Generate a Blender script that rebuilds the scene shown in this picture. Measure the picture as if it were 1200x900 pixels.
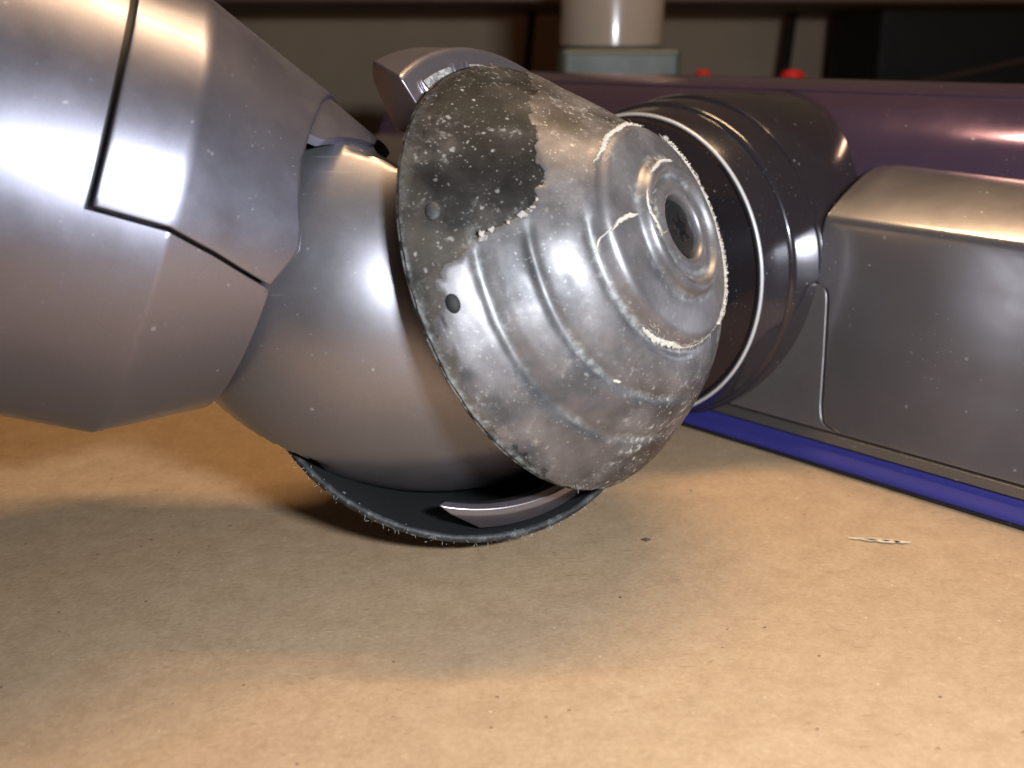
import bpy, bmesh, math, random
import numpy as np
from mathutils import Vector, Matrix, noise

for o in list(bpy.data.objects):
    bpy.data.objects.remove(o)
random.seed(7)
MM = 0.001
SC = bpy.context.scene
COL = SC.collection

# ------------------------------------------------------------------ camera
CAM = np.array([0.0, 0.0, 71.2])                  # millimetres above the cardboard
PITCH = math.radians(17.7)
cd = bpy.data.cameras.new('camera')
cam = bpy.data.objects.new('camera', cd)
COL.objects.link(cam)
cam.location = Vector(CAM) * MM
cam.rotation_euler = (math.pi / 2 - PITCH, 0, 0)
cd.sensor_width = 36
cd.lens = 37.5
cd.clip_start = 0.005
cd.clip_end = 20
cd.dof.use_dof = True
cd.dof.focus_distance = 0.146
cd.dof.aperture_fstop = 27
SC.camera = cam

# ------------------------------------------------------------------ world, lamps, exposure
wd = bpy.data.worlds.new('World')
SC.world = wd
wd.use_nodes = True
bg = wd.node_tree.nodes['Background']
bg.inputs[0].default_value = (0.56, 0.46, 0.42, 1)
bg.inputs[1].default_value = 0.085


def area(name, loc, target, sx, sy, power, colour, shape='RECTANGLE'):
    l = bpy.data.lights.new(name, 'AREA')
    l.shape = shape
    l.size = sx * MM
    l.size_y = sy * MM
    l.energy = power
    l.color = colour
    o = bpy.data.objects.new(name, l)
    COL.objects.link(o)
    o.location = Vector(loc) * MM
    o.rotation_euler = (Vector(target) - Vector(loc)).to_track_quat('-Z', 'Y').to_euler()
    return o


# the camera's own flash, up and to the right of the lens; a warm tube lamp above and behind
area('camera_flash', (56, -2, 93), (0, 150, 35), 30, 10, 0.50, (0.86, 0.93, 1.0))
tube_lamp = area('bench_lamp', (85, 266, 450), (25, 160, 0), 280, 26, 0.74, (1.0, 0.67, 0.36))
tube_lamp.rotation_euler = (math.radians(-14), 0, math.radians(0))
tube_lamp.data.spread = math.radians(115)

SC.view_settings.view_transform = 'Standard'
SC.view_settings.look = 'None'
SC.view_settings.exposure = 0.0
SC.view_settings.gamma = 1.0
SC.view_settings.use_curve_mapping = False
SC.render.engine = 'CYCLES'
SC.cycles.use_denoising = True
SC.cycles.max_bounces = 5
SC.cycles.sample_clamp_indirect = 6.0
SC.cycles.use_adaptive_sampling = True
SC.cycles.adaptive_threshold = 0.02


# ------------------------------------------------------------------ materials
def mat(name):
    m = bpy.data.materials.new(name)
    m.use_nodes = True
    return m, m.node_tree, m.node_tree.nodes['Principled BSDF']


def nd(nt, typ, **kw):
    n = nt.nodes.new(typ)
    for k, v in kw.items():
        if k in n.inputs:
            n.inputs[k].default_value = v
        else:
            setattr(n, k, v)
    return n


def ramp(nt, fac, stops):
    r = nt.nodes.new('ShaderNodeValToRGB')
    el = r.color_ramp.elements
    while len(el) < len(stops):
        el.new(0.5)
    for e, (p, c) in zip(el, stops):
        e.position = p
        e.color = c if len(c) == 4 else (*c, 1)
    nt.links.new(fac, r.inputs[0])
    return r


def mixc(nt, fac, a, b, mode='MIX'):
    m = nt.nodes.new('ShaderNodeMix')
    m.data_type = 'RGBA'
    m.blend_type = mode
    for sock, v in ((m.inputs[0], fac), (m.inputs[6], a), (m.inputs[7], b)):
        if hasattr(v, 'is_linked'):
            nt.links.new(v, sock)
        else:
            sock.default_value = v if isinstance(v, (int, float)) else (*v, 1)[:4]
    return m.outputs[2]


def mth(nt, op, a, b=0.0, clamp=False):
    m = nt.nodes.new('ShaderNodeMath')
    m.operation = op
    m.use_clamp = clamp
    for sock, v in ((m.inputs[0], a), (m.inputs[1], b)):
        if hasattr(v, 'is_linked'):
            nt.links.new(v, sock)
        else:
            sock.default_value = v
    return m.outputs[0]


def bump(nt, b, h, strength, dist):
    n = nt.nodes.new('ShaderNodeBump')
    n.inputs['Strength'].default_value = strength
    n.inputs['Distance'].default_value = dist
    nt.links.new(h, n.inputs['Height'])
    nt.links.new(n.outputs[0], b.inputs['Normal'])


def coords(nt):
    return nt.nodes.new('ShaderNodeTexCoord').outputs['Object']


def specks(nt, co, scale, thr, width=0.02):
    """sparse dots: 1 inside, 0 outside"""
    v = nd(nt, 'ShaderNodeTexVoronoi', Scale=scale)
    nt.links.new(co, v.inputs['Vector'])
    wn = nd(nt, 'ShaderNodeTexWhiteNoise')
    nt.links.new(v.outputs['Position'], wn.inputs['Vector'])
    size = mth(nt, 'MULTIPLY', mth(nt, 'POWER', wn.outputs['Value'], 3.0), thr)
    d = mth(nt, 'SUBTRACT', size, v.outputs['Distance'])
    return mth(nt, 'MULTIPLY', d, 1.0 / width, clamp=True)


def plastic(name, col, metallic, rough, coat=0.0, dust=0.25, flake=0.12, coat_rough=0.08, dustscale=420, smudge=0.06, scratch=0.0):
    """moulded plastic with metallic pigment, faint handling smudges and sparse dust"""
    m, nt, b = mat(name)
    co = coords(nt)
    n1 = nd(nt, 'ShaderNodeTexNoise', Scale=55.0, Detail=5.0, Roughness=0.6)
    n2 = nd(nt, 'ShaderNodeTexNoise', Scale=5200.0, Detail=1.0)
    nt.links.new(co, n1.inputs['Vector'])
    nt.links.new(co, n2.inputs['Vector'])
    c0 = mixc(nt, n2.outputs['Fac'], tuple(c * (1 - flake) for c in col), tuple(min(1, c * (1 + flake)) for c in col))
    sp = specks(nt, co, dustscale, 0.16, 0.05)
    sp2 = specks(nt, co, dustscale * 2.6, 0.2, 0.06)
    d = mth(nt, 'MULTIPLY', mth(nt, 'MAXIMUM', sp, mth(nt, 'MULTIPLY', sp2, 0.6)), dust, clamp=True)
    if scratch:
        lines = None
        for rot, seed in ((0.4, 0.0), (1.5, 3.1)):
            mp = nd(nt, 'ShaderNodeMapping')
            mp.inputs['Rotation'].default_value = (rot, rot * 0.7, rot)
            mp.inputs['Scale'].default_value = (1.0, 26.0, 26.0)
            mp.inputs['Location'].default_value = (seed, seed, seed)
            nt.links.new(co, mp.inputs['Vector'])
            ns = nd(nt, 'ShaderNodeTexNoise', Scale=75.0, Detail=1.0)
            nt.links.new(mp.outputs[0], ns.inputs['Vector'])
            l_ = ramp(nt, ns.outputs['Fac'], [(0.745, (0, 0, 0)), (0.78, (1, 1, 1))]).outputs[0]
            lines = l_ if lines is None else mth(nt, 'MAXIMUM', lines, l_)
        msk = ramp(nt, n1.outputs['Fac'], [(0.5, (0, 0, 0)), (0.62, (1, 1, 1))]).outputs[0]
        d = mth(nt, 'MAXIMUM', d, mth(nt, 'MULTIPLY', mth(nt, 'MULTIPLY', lines, msk), scratch * 0.45))
    c1 = mixc(nt, d, c0, (0.62, 0.60, 0.58))
    nt.links.new(c1, b.inputs['Base Color'])
    nt.links.new(mth(nt, 'MULTIPLY', mth(nt, 'SUBTRACT', 1.0, d), metallic), b.inputs['Metallic'])
    r = nt.nodes.new('ShaderNodeMapRange')
    nt.links.new(n1.outputs['Fac'], r.inputs[0])
    r.inputs[1].default_value = 0.3
    r.inputs[2].default_value = 0.75
    r.inputs[3].default_value = rough - smudge
    r.inputs[4].default_value = rough + smudge
    nt.links.new(mth(nt, 'ADD', r.outputs[0], mth(nt, 'MULTIPLY', d, 0.4)), b.inputs['Roughness'])
    b.inputs['Coat Weight'].default_value = coat
    b.inputs['Coat Roughness'].default_value = coat_rough
    bump(nt, b, n1.outputs['Fac'], 0.02, 0.0004)
    return m


M_SILVER = plastic('silver_plastic', (0.255, 0.245, 0.295), 0.90, 0.38, 0.12, 0.2, smudge=0.09, scratch=0.5)
M_KNUCKLE = plastic('knuckle_plastic', (0.31, 0.297, 0.325), 0.87, 0.39, 0.12, 0.25, smudge=0.08, scratch=0.4)
M_HOUSING = plastic('housing_plastic', (0.54, 0.515, 0.55), 0.93, 0.23, 0.4, 0.14, coat_rough=0.03, smudge=0.03, scratch=0.35)
M_SKIRT = plastic('skirt_plastic', (0.25, 0.23, 0.235), 0.8, 0.38, 0.4, 0.3)
M_COLLAR = plastic('collar_plastic', (0.026, 0.022, 0.027), 0.2, 0.20, 0.6, 0.5, coat_rough=0.04, dustscale=800)
M_YOKE = plastic('yoke_plastic', (0.30, 0.27, 0.30), 0.8, 0.32, 0.4, 0.3)
M_BRUSHCOVER = plastic('brush_cover_plastic', (0.185, 0.12, 0.205), 0.78, 0.16, 0.5, 0.4, coat_rough=0.04, dustscale=650)
M_STRIP = plastic('dull_strip', (0.07, 0.058, 0.052), 0.3, 0.5, 0.0, 0.4)
M_EDGE_GLINT = plastic('painted_edge_glint', (0.72, 0.72, 0.74), 0.35, 0.4, 0.3, 0.1)  # near-white colour that paints the highlight on the collar edge
M_DARK = plastic('dark_plastic', (0.02, 0.019, 0.02), 0.0, 0.5, 0.0, 0.3)
M_BLUE = plastic('blue_trim', (0.018, 0.016, 0.15), 0.0, 0.75, 0.0, 0.1)
M_SCREW = plastic('dark_screw', (0.03, 0.032, 0.033), 0.6, 0.3, 0.0, 0.8, dustscale=1500)
M_BLACK = plastic('black_rubber', (0.006, 0.006, 0.0065), 0.0, 0.7, 0.0, 0.2)

# dusty moulded recess
m, nt, b = mat('dusty_grey')
co = coords(nt)
n = nd(nt, 'ShaderNodeTexNoise', Scale=1500.0, Detail=4.0, Roughness=0.7)
nt.links.new(co, n.inputs['Vector'])
r = ramp(nt, n.outputs['Fac'], [(0.3, (0.09, 0.09, 0.095)), (0.5, (0.26, 0.26, 0.27)), (0.66, (0.55, 0.55, 0.54))])
nt.links.new(r.outputs[0], b.inputs['Base Color'])
b.inputs['Roughness'].default_value = 0.75
bump(nt, b, n.outputs['Fac'], 0.8, 0.0003)
M_DUSTY = m

# lint and fluff
m, nt, b = mat('lint')
b.inputs['Base Color'].default_value = (0.47, 0.43, 0.375, 1)
b.inputs['Roughness'].default_value = 0.9
b.inputs['Subsurface Weight'].default_value = 0.0
M_LINT = m
m, nt, b = mat('film_flake')
b.inputs['Base Color'].default_value = (0.36, 0.33, 0.31, 1)
b.inputs['Roughness'].default_value = 0.8
M_FLAKE = m
m, nt, b = mat('grey_fluff')
b.inputs['Base Color'].default_value = (0.40, 0.39, 0.37, 1)
b.inputs['Roughness'].default_value = 0.95
M_FLUFF = m


def wheel_material():
    m, nt, b = mat('worn_wheel')
    co = coords(nt)
    at_w = nd(nt, 'ShaderNodeAttribute', attribute_name='wear')
    at_d = nd(nt, 'ShaderNodeAttribute', attribute_name='dust')
    at_g = nd(nt, 'ShaderNodeAttribute', attribute_name='groove')
    nf = nd(nt, 'ShaderNodeTexNoise', Scale=900.0, Detail=5.0, Roughness=0.65)
    nm = nd(nt, 'ShaderNodeTexNoise', Scale=170.0, Detail=5.0, Roughness=0.62)
    nl = nd(nt, 'ShaderNodeTexNoise', Scale=62.0, Detail=3.0, Roughness=0.5)
    for q in (nf, nm, nl):
        nt.links.new(co, q.inputs['Vector'])
    wear = nt.nodes.new('ShaderNodeMapRange')
    nt.links.new(at_w.outputs['Fac'], wear.inputs[0])
    wear.inputs[1].default_value = 0.35
    wear.inputs[2].default_value = 0.65
    wear = wear.outputs[0]
    film = ramp(nt, nm.outputs['Fac'], [(0.30, (0.17, 0.16, 0.166)), (0.62, (0.255, 0.243, 0.252))]).outputs[0]
    dirty = ramp(nt, nm.outputs['Fac'], [(0.36, (0.024, 0.020, 0.020)), (0.50, (0.058, 0.050, 0.049)), (0.66, (0.13, 0.118, 0.118))]).outputs[0]
    dirt = mth(nt, 'MULTIPLY', at_d.outputs['Fac'], ramp(nt, nl.outputs['Fac'], [(0.28, (0.45,) * 3), (0.55, (1.0,) * 3)]).outputs[0], clamp=True)
    film = mixc(nt, dirt, film, dirty)
    at_m = nd(nt, 'ShaderNodeAttribute', attribute_name='grime')
    grm = mth(nt, 'MULTIPLY', at_m.outputs['Fac'], ramp(nt, nm.outputs['Fac'], [(0.32, (1.0,) * 3), (0.62, (0.55,) * 3)]).outputs[0], clamp=True)
    film = mixc(nt, grm, film, (0.035, 0.036, 0.039))
    rubber = ramp(nt, nm.outputs['Fac'], [(0.33, (0.008, 0.0085, 0.009)), (0.52, (0.019, 0.0185, 0.018)), (0.70, (0.055, 0.049, 0.044))]).outputs[0]
    tan = mth(nt, 'MULTIPLY', ramp(nt, nl.outputs['Fac'], [(0.46, (0, 0, 0)), (0.62, (1, 1, 1))]).outputs[0], 0.4)
    rubber = mixc(nt, tan, rubber, (0.20, 0.165, 0.13))
    c = mixc(nt, wear, film, rubber)
    # grey-green dust caught in the grooves
    gr = mth(nt, 'MULTIPLY', at_g.outputs['Fac'], ramp(nt, nf.outputs['Fac'], [(0.40, (0.12,) * 3), (0.60, (0.75,) * 3)]).outputs[0], clamp=True)
    c = mixc(nt, gr, c, (0.30, 0.31, 0.31))
    # light specks and powder
    wc = nt.nodes.new('ShaderNodeVectorMath')
    wc.operation = 'ADD'
    nt.links.new(co, wc.inputs[0])
    wsc = nt.nodes.new('ShaderNodeVectorMath')
    wsc.operation = 'SCALE'
    wsc.inputs['Scale'].default_value = 0.0011
    nt.links.new(nf.outputs['Color'], wsc.inputs[0])
    nt.links.new(wsc.outputs[0], wc.inputs[1])
    s1 = specks(nt, wc.outputs[0], 900.0, 0.36, 0.16)
    s2 = specks(nt, wc.outputs[0], 2300.0, 0.45, 0.16)
    powd = ramp(nt, nf.outputs['Fac'], [(0.56, (0, 0, 0)), (0.70, (1, 1, 1))]).outputs[0]
    pm = ramp(nt, nm.outputs['Fac'], [(0.47, (0, 0, 0)), (0.62, (1, 1, 1))]).outputs[0]
    powd = mth(nt, 'MULTIPLY', mth(nt, 'MULTIPLY', powd, pm), mth(nt, 'ADD', mth(nt, 'MULTIPLY', at_d.outputs['Fac'], 0.9), 0.10))
    amt = mth(nt, 'ADD', mth(nt, 'MULTIPLY', at_d.outputs['Fac'], 0.75), mth(nt, 'MULTIPLY', wear, 0.12), clamp=True)
    s = mth(nt, 'MULTIPLY', mth(nt, 'MAXIMUM', mth(nt, 'MULTIPLY', s1, 0.9), mth(nt, 'MULTIPLY', s2, 0.7)), mth(nt, 'ADD', amt, 0.04))
    s = mth(nt, 'MAXIMUM', s, powd, clamp=True)
    c = mixc(nt, s, c, (0.60, 0.59, 0.56))
    nt.links.new(c, b.inputs['Base Color'])
    nonmetal = mth(nt, 'MAXIMUM', mth(nt, 'MAXIMUM', mth(nt, 'MAXIMUM', wear, mth(nt, 'MULTIPLY', grm, 0.85)), s), mth(nt, 'MAXIMUM', mth(nt, 'MULTIPLY', gr, 0.8), mth(nt, 'MULTIPLY', dirt, 0.75)), clamp=True)
    nt.links.new(mth(nt, 'MULTIPLY', mth(nt, 'SUBTRACT', 1.0, nonmetal), 0.7), b.inputs['Metallic'])
    rr = mth(nt, 'ADD', mth(nt, 'MULTIPLY', nm.outputs['Fac'], 0.20), 0.29)
    rr = mth(nt, 'ADD', rr, mth(nt, 'MULTIPLY', nonmetal, 0.20), clamp=True)
    nt.links.new(rr, b.inputs['Roughness'])
    hh = mth(nt, 'ADD', mth(nt, 'MULTIPLY', nm.outputs['Fac'], 1.0), mth(nt, 'MULTIPLY', nf.outputs['Fac'], mth(nt, 'ADD', mth(nt, 'MULTIPLY', nonmetal, 0.4), 0.08)))
    hh = mth(nt, 'ADD', hh, mth(nt, 'MULTIPLY', s, 0.8))
    nt.links.new(mth(nt, 'SUBTRACT', 0.45, mth(nt, 'MULTIPLY', wear, 0.33)), b.inputs['Specular IOR Level'])
    bump(nt, b, hh, 0.07, 0.0004)
    return m


M_WHEEL = wheel_material()


# ------------------------------------------------------------------ mesh helpers (millimetres in, metres out)
def link(name, verts, faces, material, parent=None, sharp=35, out=None):
    """out: a direction, or a function point -> direction, that the faces of an open sheet look towards"""
    me = bpy.data.meshes.new(name)
    v = np.asarray(verts, float) * MM
    me.from_pydata(v.tolist(), [], [tuple(f) for f in faces])
    bm = bmesh.new()
    bm.from_mesh(me)
    bmesh.ops.recalc_face_normals(bm, faces=bm.faces)
    if out is not None:
        t_ = 0.0
        for f_ in bm.faces:
            c_ = np.array(f_.calc_center_median()) / MM
            t_ += f_.calc_area() * float(np.dot(np.array(f_.normal), out(c_) if callable(out) else out))
        if t_ < 0:
            bmesh.ops.reverse_faces(bm, faces=bm.faces)
    bm.to_mesh(me)
    bm.free()
    me.polygons.foreach_set('use_smooth', [True] * len(me.polygons))
    if sharp:
        me.set_sharp_from_angle(angle=math.radians(sharp))
    me.materials.append(material)
    o = bpy.data.objects.new(name, me)
    COL.objects.link(o)
    if parent:
        o.parent = parent
    return o


def tag(o, label=None, cat=None, kind=None, group=None):
    if label:
        o['label'] = label
    if cat:
        o['category'] = cat
    if kind:
        o['kind'] = kind
    if group:
        o['group'] = group
    return o


def nrm(v):
    v = np.asarray(v, float)
    return v / np.linalg.norm(v)


def frame(n):
    n = nrm(n)
    a = np.array([1.0, 0, 0]) if abs(n[2]) > 0.999 else nrm(np.cross([0, 0, 1.0], n))
    return a, np.cross(n, a), n


def lathe(profile, c, n, seg=96, phi0=None, phi1=None, closed=False):
    """profile: list of (rho, h) along axis n through c"""
    A, B, N = frame(n)
    c = np.asarray(c, float)
    full = phi0 is None
    cnt = seg if full else seg + 1
    verts, faces = [], []
    for i in range(cnt):
        f = 2 * math.pi * i / seg if full else math.radians(phi0 + (phi1 - phi0) * i / seg)
        d = A * math.cos(f) + B * math.sin(f)
        for (r, h) in profile:
            verts.append(c + d * r + N * h)
    k = len(profile)
    kk = k if closed else k - 1
    for i in range(seg):
        j = (i + 1) % cnt
        for q in range(kk):
            q2 = (q + 1) % k
            faces.append((i * k + q, j * k + q, j * k + q2, i * k + q2))
    if closed and not full:
        faces.append(tuple(range(k)))
        faces.append(tuple((cnt - 1) * k + q for q in range(k))[::-1])
    return verts, faces


def tube(path, radii, seg=10, cap=True):
    path = [np.asarray(p, float) for p in path]
    if not hasattr(radii, '__len__'):
        radii = [radii] * len(path)
    verts, faces = [], []
    prev = None
    for i, p in enumerate(path):
        t = nrm(path[min(i + 1, len(path) - 1)] - path[max(i - 1, 0)])
        if prev is None:
            a = np.cross(t, [0.13, 0.31, 0.94])
            if np.linalg.norm(a) < 1e-3:
                a = np.cross(t, [1, 0, 0])
        else:
            a = prev - t * (prev @ t)
        a = nrm(a)
        prev = a
        b = np.cross(t, a)
        for k in range(seg):
            f = 2 * math.pi * k / seg
            verts.append(p + radii[i] * (a * math.cos(f) + b * math.sin(f)))
    for i in range(len(path) - 1):
        for k in range(seg):
            k2 = (k + 1) % seg
            faces.append((i * seg + k, i * seg + k2, (i + 1) * seg + k2, (i + 1) * seg + k))
    if cap:
        faces.append(tuple(range(seg))[::-1])
        faces.append(tuple((len(path) - 1) * seg + k for k in range(seg)))
    return verts, faces


class Bag:
    def __init__(self):
        self.v, self.f = [], []

    def add(self, vf):
        o = len(self.v)
        self.v += list(vf[0])
        self.f += [tuple(i + o for i in q) for q in vf[1]]
        return self


def box(x0, x1, y0, y1, z0, z1):
    v = [(x, y, z) for x in (x0, x1) for y in (y0, y1) for z in (z0, z1)]
    f = [(0, 1, 3, 2), (4, 6, 7, 5), (0, 4, 5, 1), (2, 3, 7, 6), (0, 2, 6, 4), (1, 5, 7, 3)]
    return v, f


def bevel(o, width, seg=2, angle=35):
    md = o.modifiers.new('bevel', 'BEVEL')
    md.width = width * MM
    md.segments = seg
    md.limit_method = 'ANGLE'
    md.angle_limit = math.radians(angle)
    md.harden_normals = False
    wn_ = o.modifiers.new('normals', 'WEIGHTED_NORMAL')
    wn_.keep_sharp = True
    wn_.weight = 70
    return o


def solid(o, th, offset=-1):
    md = o.modifiers.new('solid', 'SOLIDIFY')
    md.thickness = th * MM
    md.offset = offset
    return o


def empty(name, loc):
    o = bpy.data.objects.new(name, None)
    o.empty_display_size = 0.01
    o.location = Vector(loc) * MM
    COL.objects.link(o)
    return o


def smooth(x):
    x = min(1.0, max(0.0, x))
    return x * x * (3 - 2 * x)


def interp(x, pts):
    xs = [p[0] for p in pts]
    ys = [p[1] for p in pts]
    return float(np.interp(x, xs, ys))


def fbm(p, sc, oct=4):
    return noise.fractal(Vector(p) * sc, 1.0, 2.0, oct)


# ------------------------------------------------------------------ setting: cardboard, bench, wall
def cardboard_material():
    m, nt, b = mat('kraft_cardboard')
    co = coords(nt)
    big = nd(nt, 'ShaderNodeTexNoise', Scale=9.0, Detail=4.0)
    mid = nd(nt, 'ShaderNodeTexNoise', Scale=190.0, Detail=6.0, Roughness=0.72)
    fine = nd(nt, 'ShaderNodeTexNoise', Scale=1300.0, Detail=3.0, Roughness=0.7)
    for q in (big, mid, fine):
        nt.links.new(co, q.inputs['Vector'])
    c = ramp(nt, mid.outputs['Fac'], [(0.30, (0.330, 0.222, 0.132)), (0.52, (0.400, 0.278, 0.172)), (0.74, (0.470, 0.340, 0.220))]).outputs[0]
    c = mixc(nt, 0.35, c, ramp(nt, fine.outputs['Fac'], [(0.30, (0.27, 0.17, 0.09)), (0.55, (0.41, 0.275, 0.16)), (0.75, (0.53, 0.385, 0.25))]).outputs[0])
    c = mixc(nt, ramp(nt, big.outputs['Fac'], [(0.35, (0, 0, 0)), (0.7, (0.22, 0.22, 0.22))]).outputs[0], c, (0.37, 0.235, 0.13))
    # wood fibres: thin crossing streaks, dark and pale
    def fibres(rot, scale, thr0, thr1, seed):
        mp = nd(nt, 'ShaderNodeMapping')
        mp.inputs['Rotation'].default_value = (0, 0, rot)
        mp.inputs['Scale'].default_value = (1.0, 6.0, 1.0)
        mp.inputs['Location'].default_value = (seed, seed * 2, 0)
        nt.links.new(co, mp.inputs['Vector'])
        dn = nd(nt, 'ShaderNodeTexNoise', Scale=scale, Detail=2.0, Distortion=1.6)
        nt.links.new(mp.outputs[0], dn.inputs['Vector'])
        return ramp(nt, dn.outputs['Fac'], [(thr0, (0, 0, 0)), (thr1, (1, 1, 1))]).outputs[0]
    dk = mth(nt, 'MAXIMUM', fibres(0.5, 260, 0.68, 0.76, 0.3), fibres(-0.9, 230, 0.68, 0.76, 1.7))
    lt = mth(nt, 'MAXIMUM', fibres(1.9, 250, 0.68, 0.78, 2.9), fibres(0.1, 280, 0.69, 0.78, 4.1))
    c = mixc(nt, mth(nt, 'MULTIPLY', dk, 0.40), c, (0.17, 0.10, 0.05))
    c = mixc(nt, mth(nt, 'MULTIPLY', lt, 0.34), c, (0.60, 0.46, 0.31))
    sd = specks(nt, co, 380.0, 0.11, 0.04)
    sl = specks(nt, co, 520.0, 0.13, 0.04)
    c = mixc(nt, mth(nt, 'MULTIPLY', sd, 0.8), c, (0.07, 0.045, 0.03))
    c = mixc(nt, mth(nt, 'MULTIPLY', sl, 0.35), c, (0.72, 0.65, 0.55))
    nt.links.new(c, b.inputs['Base Color'])
    b.inputs['Roughness'].default_value = 0.78
    b.inputs['Specular IOR Level'].default_value = 0.3
    h = mth(nt, 'ADD', mid.outputs['Fac'], mth(nt, 'MULTIPLY', fine.outputs['Fac'], 0.5))
    h = mth(nt, 'ADD', h, mth(nt, 'MULTIPLY', mth(nt, 'SUBTRACT', lt, dk), 0.25))
    bump(nt, b, h, 0.35, 0.00035)
    return m


M_CARD = cardboard_material()
m, nt, b = mat('cardboard_core')
b.inputs['Base Color'].default_value = (0.54, 0.43, 0.31, 1)
b.inputs['Roughness'].default_value = 0.9
M_CORE = m

# cardboard sheet with a gently uneven top
gx = np.concatenate([np.linspace(-420, -120, 8)[:-1], np.linspace(-120, 140, 53)[:-1], np.linspace(140, 420, 8)])
gy = np.concatenate([np.linspace(-60, 60, 5)[:-1], np.linspace(60, 240, 37)[:-1], np.linspace(240, 520, 8)])
V, Fc = [], []
for x in gx:
    for y in gy:
        near = math.exp(-((x + 10) / 60) ** 2 - ((y - 165) / 40) ** 2) + math.exp(-((x - 60) / 80) ** 2 - ((y - 190) / 60) ** 2)
        V.append((x, y, -0.25 + 0.28 * fbm((x, y, 3.0), 0.018, 2) * (1 - min(1, near))))
ny = len(gy)
for i in range(len(gx) - 1):
    for j in range(ny - 1):
        Fc.append((i * ny + j, (i + 1) * ny + j, (i + 1) * ny + j + 1, i * ny + j + 1))
cardboard = solid(link('cardboard', V, Fc, M_CARD, sharp=0, out=np.array([0, 0, 1.0])), 3.0)
tag(cardboard, 'flat sheet of brown kraft cardboard covering the bench', None, 'structure')

M_BENCH = plastic('bench_top', (0.12, 0.085, 0.06), 0.0, 0.5, 0.0, 0.1)
tag(link('bench', *box(-900, 900, -200, 700, -40, -4.2), M_BENCH), 'dark bench top under the cardboard', None, 'structure')


def wall_material():
    m, nt, b = mat('beige_wall')
    co = coords(nt)
    n = nd(nt, 'ShaderNodeTexNoise', Scale=14.0, Detail=5.0)
    nt.links.new(co, n.inputs['Vector'])
    r = ramp(nt, n.outputs['Fac'], [(0.3, (0.50, 0.37, 0.25)), (0.7, (0.62, 0.47, 0.33))])
    nt.links.new(r.outputs[0], b.inputs['Base Color'])
    b.inputs['Roughness'].default_value = 0.7
    bump(nt, b, n.outputs['Fac'], 0.1, 0.002)
    return m


M_WALL = wall_material()
tag(link('wall', *box(-900, 900, 640, 680, -4.0, 700), M_WALL), 'dim beige wall behind the bench', None, 'structure')

# ------------------------------------------------------------------ the vacuum head
root = empty('vacuum_cleaner_head', (-8, 158, 0))
tag(root, 'silver grey vacuum cleaner head with scuffed domed wheels lying on cardboard', 'vacuum head')


def part(o):
    """parent a world-space mesh to the thing without moving it"""
    o.parent = root
    o.matrix_parent_inverse = Matrix.Translation(-Vector((-8, 158, 0)) * MM)
    return o


def sub(o, p):
    o.parent = p
    return o


# --- floor head: local axes  s along the head (towards the right and near), t into the depth, z up
HU = nrm([0.69, -0.724, 0])
HT = nrm([0.724, 0.69, 0])
HB = np.array([59.68, 173.04, 0.0])


def hp(s, t, z):
    return HB + HU * s + HT * t + np.array([0, 0, z])


S0, SM = -13.7, -43.8           # housing end, head centre
S_R, S_L = 78.0, -165.6


def arcpts(c, r, a0, a1, n):
    return [(c[0] + r * math.cos(math.radians(a0 + (a1 - a0) * i / n)), c[1] + r * math.sin(math.radians(a0 + (a1 - a0) * i / n))) for i in range(n + 1)]


def subdiv(pts, step):
    out = []
    for a, b_ in zip(pts[:-1], pts[1:]):
        n = max(1, int(math.hypot(b_[0] - a[0], b_[1] - a[1]) / step))
        out += [(a[0] + (b_[0] - a[0]) * i / n, a[1] + (b_[1] - a[1]) * i / n) for i in range(n)]
    return out + [pts[-1]]


def extrude(profile, s_values, closed=True):
    V, Fc = [], []
    k = len(profile)
    for s in s_values:
        V += [hp(s, t, z) for t, z in profile]
    for i in range(len(s_values) - 1):
        for q in range(k if closed else k - 1):
            q2 = (q + 1) % k
            Fc.append((i * k + q, (i + 1) * k + q, (i + 1) * k + q2, i * k + q2))
    if closed:
        Fc.append(tuple(range(k)))
        Fc.append(tuple((len(s_values) - 1) * k + q for q in range(k))[::-1])
    return V, Fc


# housing shell profile (front, over the top, down to the brush cover)
HPROF = [(0.3, 5.9), (1.5, 11), (3.0, 18), (4.3, 25.5), (5.5, 33), (6.45, 40.4), (6.6, 41.2), (6.85, 41.8), (7.3, 42.35), (7.9, 42.85), (10.0, 44.3), (12.5, 45.85), (15.0, 47.2), (17.5, 48.4), (20.0, 49.4), (22.4, 50.05),
         (23.8, 50.25), (25.0, 50.2), (26.2, 49.8), (27.4, 48.8), (28.6, 47.0), (29.5, 44)]
HPROF = subdiv(HPROF, 1.0)


def s_left(z, t):
    if t > 8 or z > 33.0:
        return S0
    return interp(z, [(5.9, -3.6), (6.3, -5.4), (7.0, -6.6), (8.2, -7.2), (10, -7.7), (20, -9.2), (28.0, -10.3), (29.6, -10.7), (30.3, -11.4), (30.7, -12.6), (31.0, S0), (33, S0)])


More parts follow.
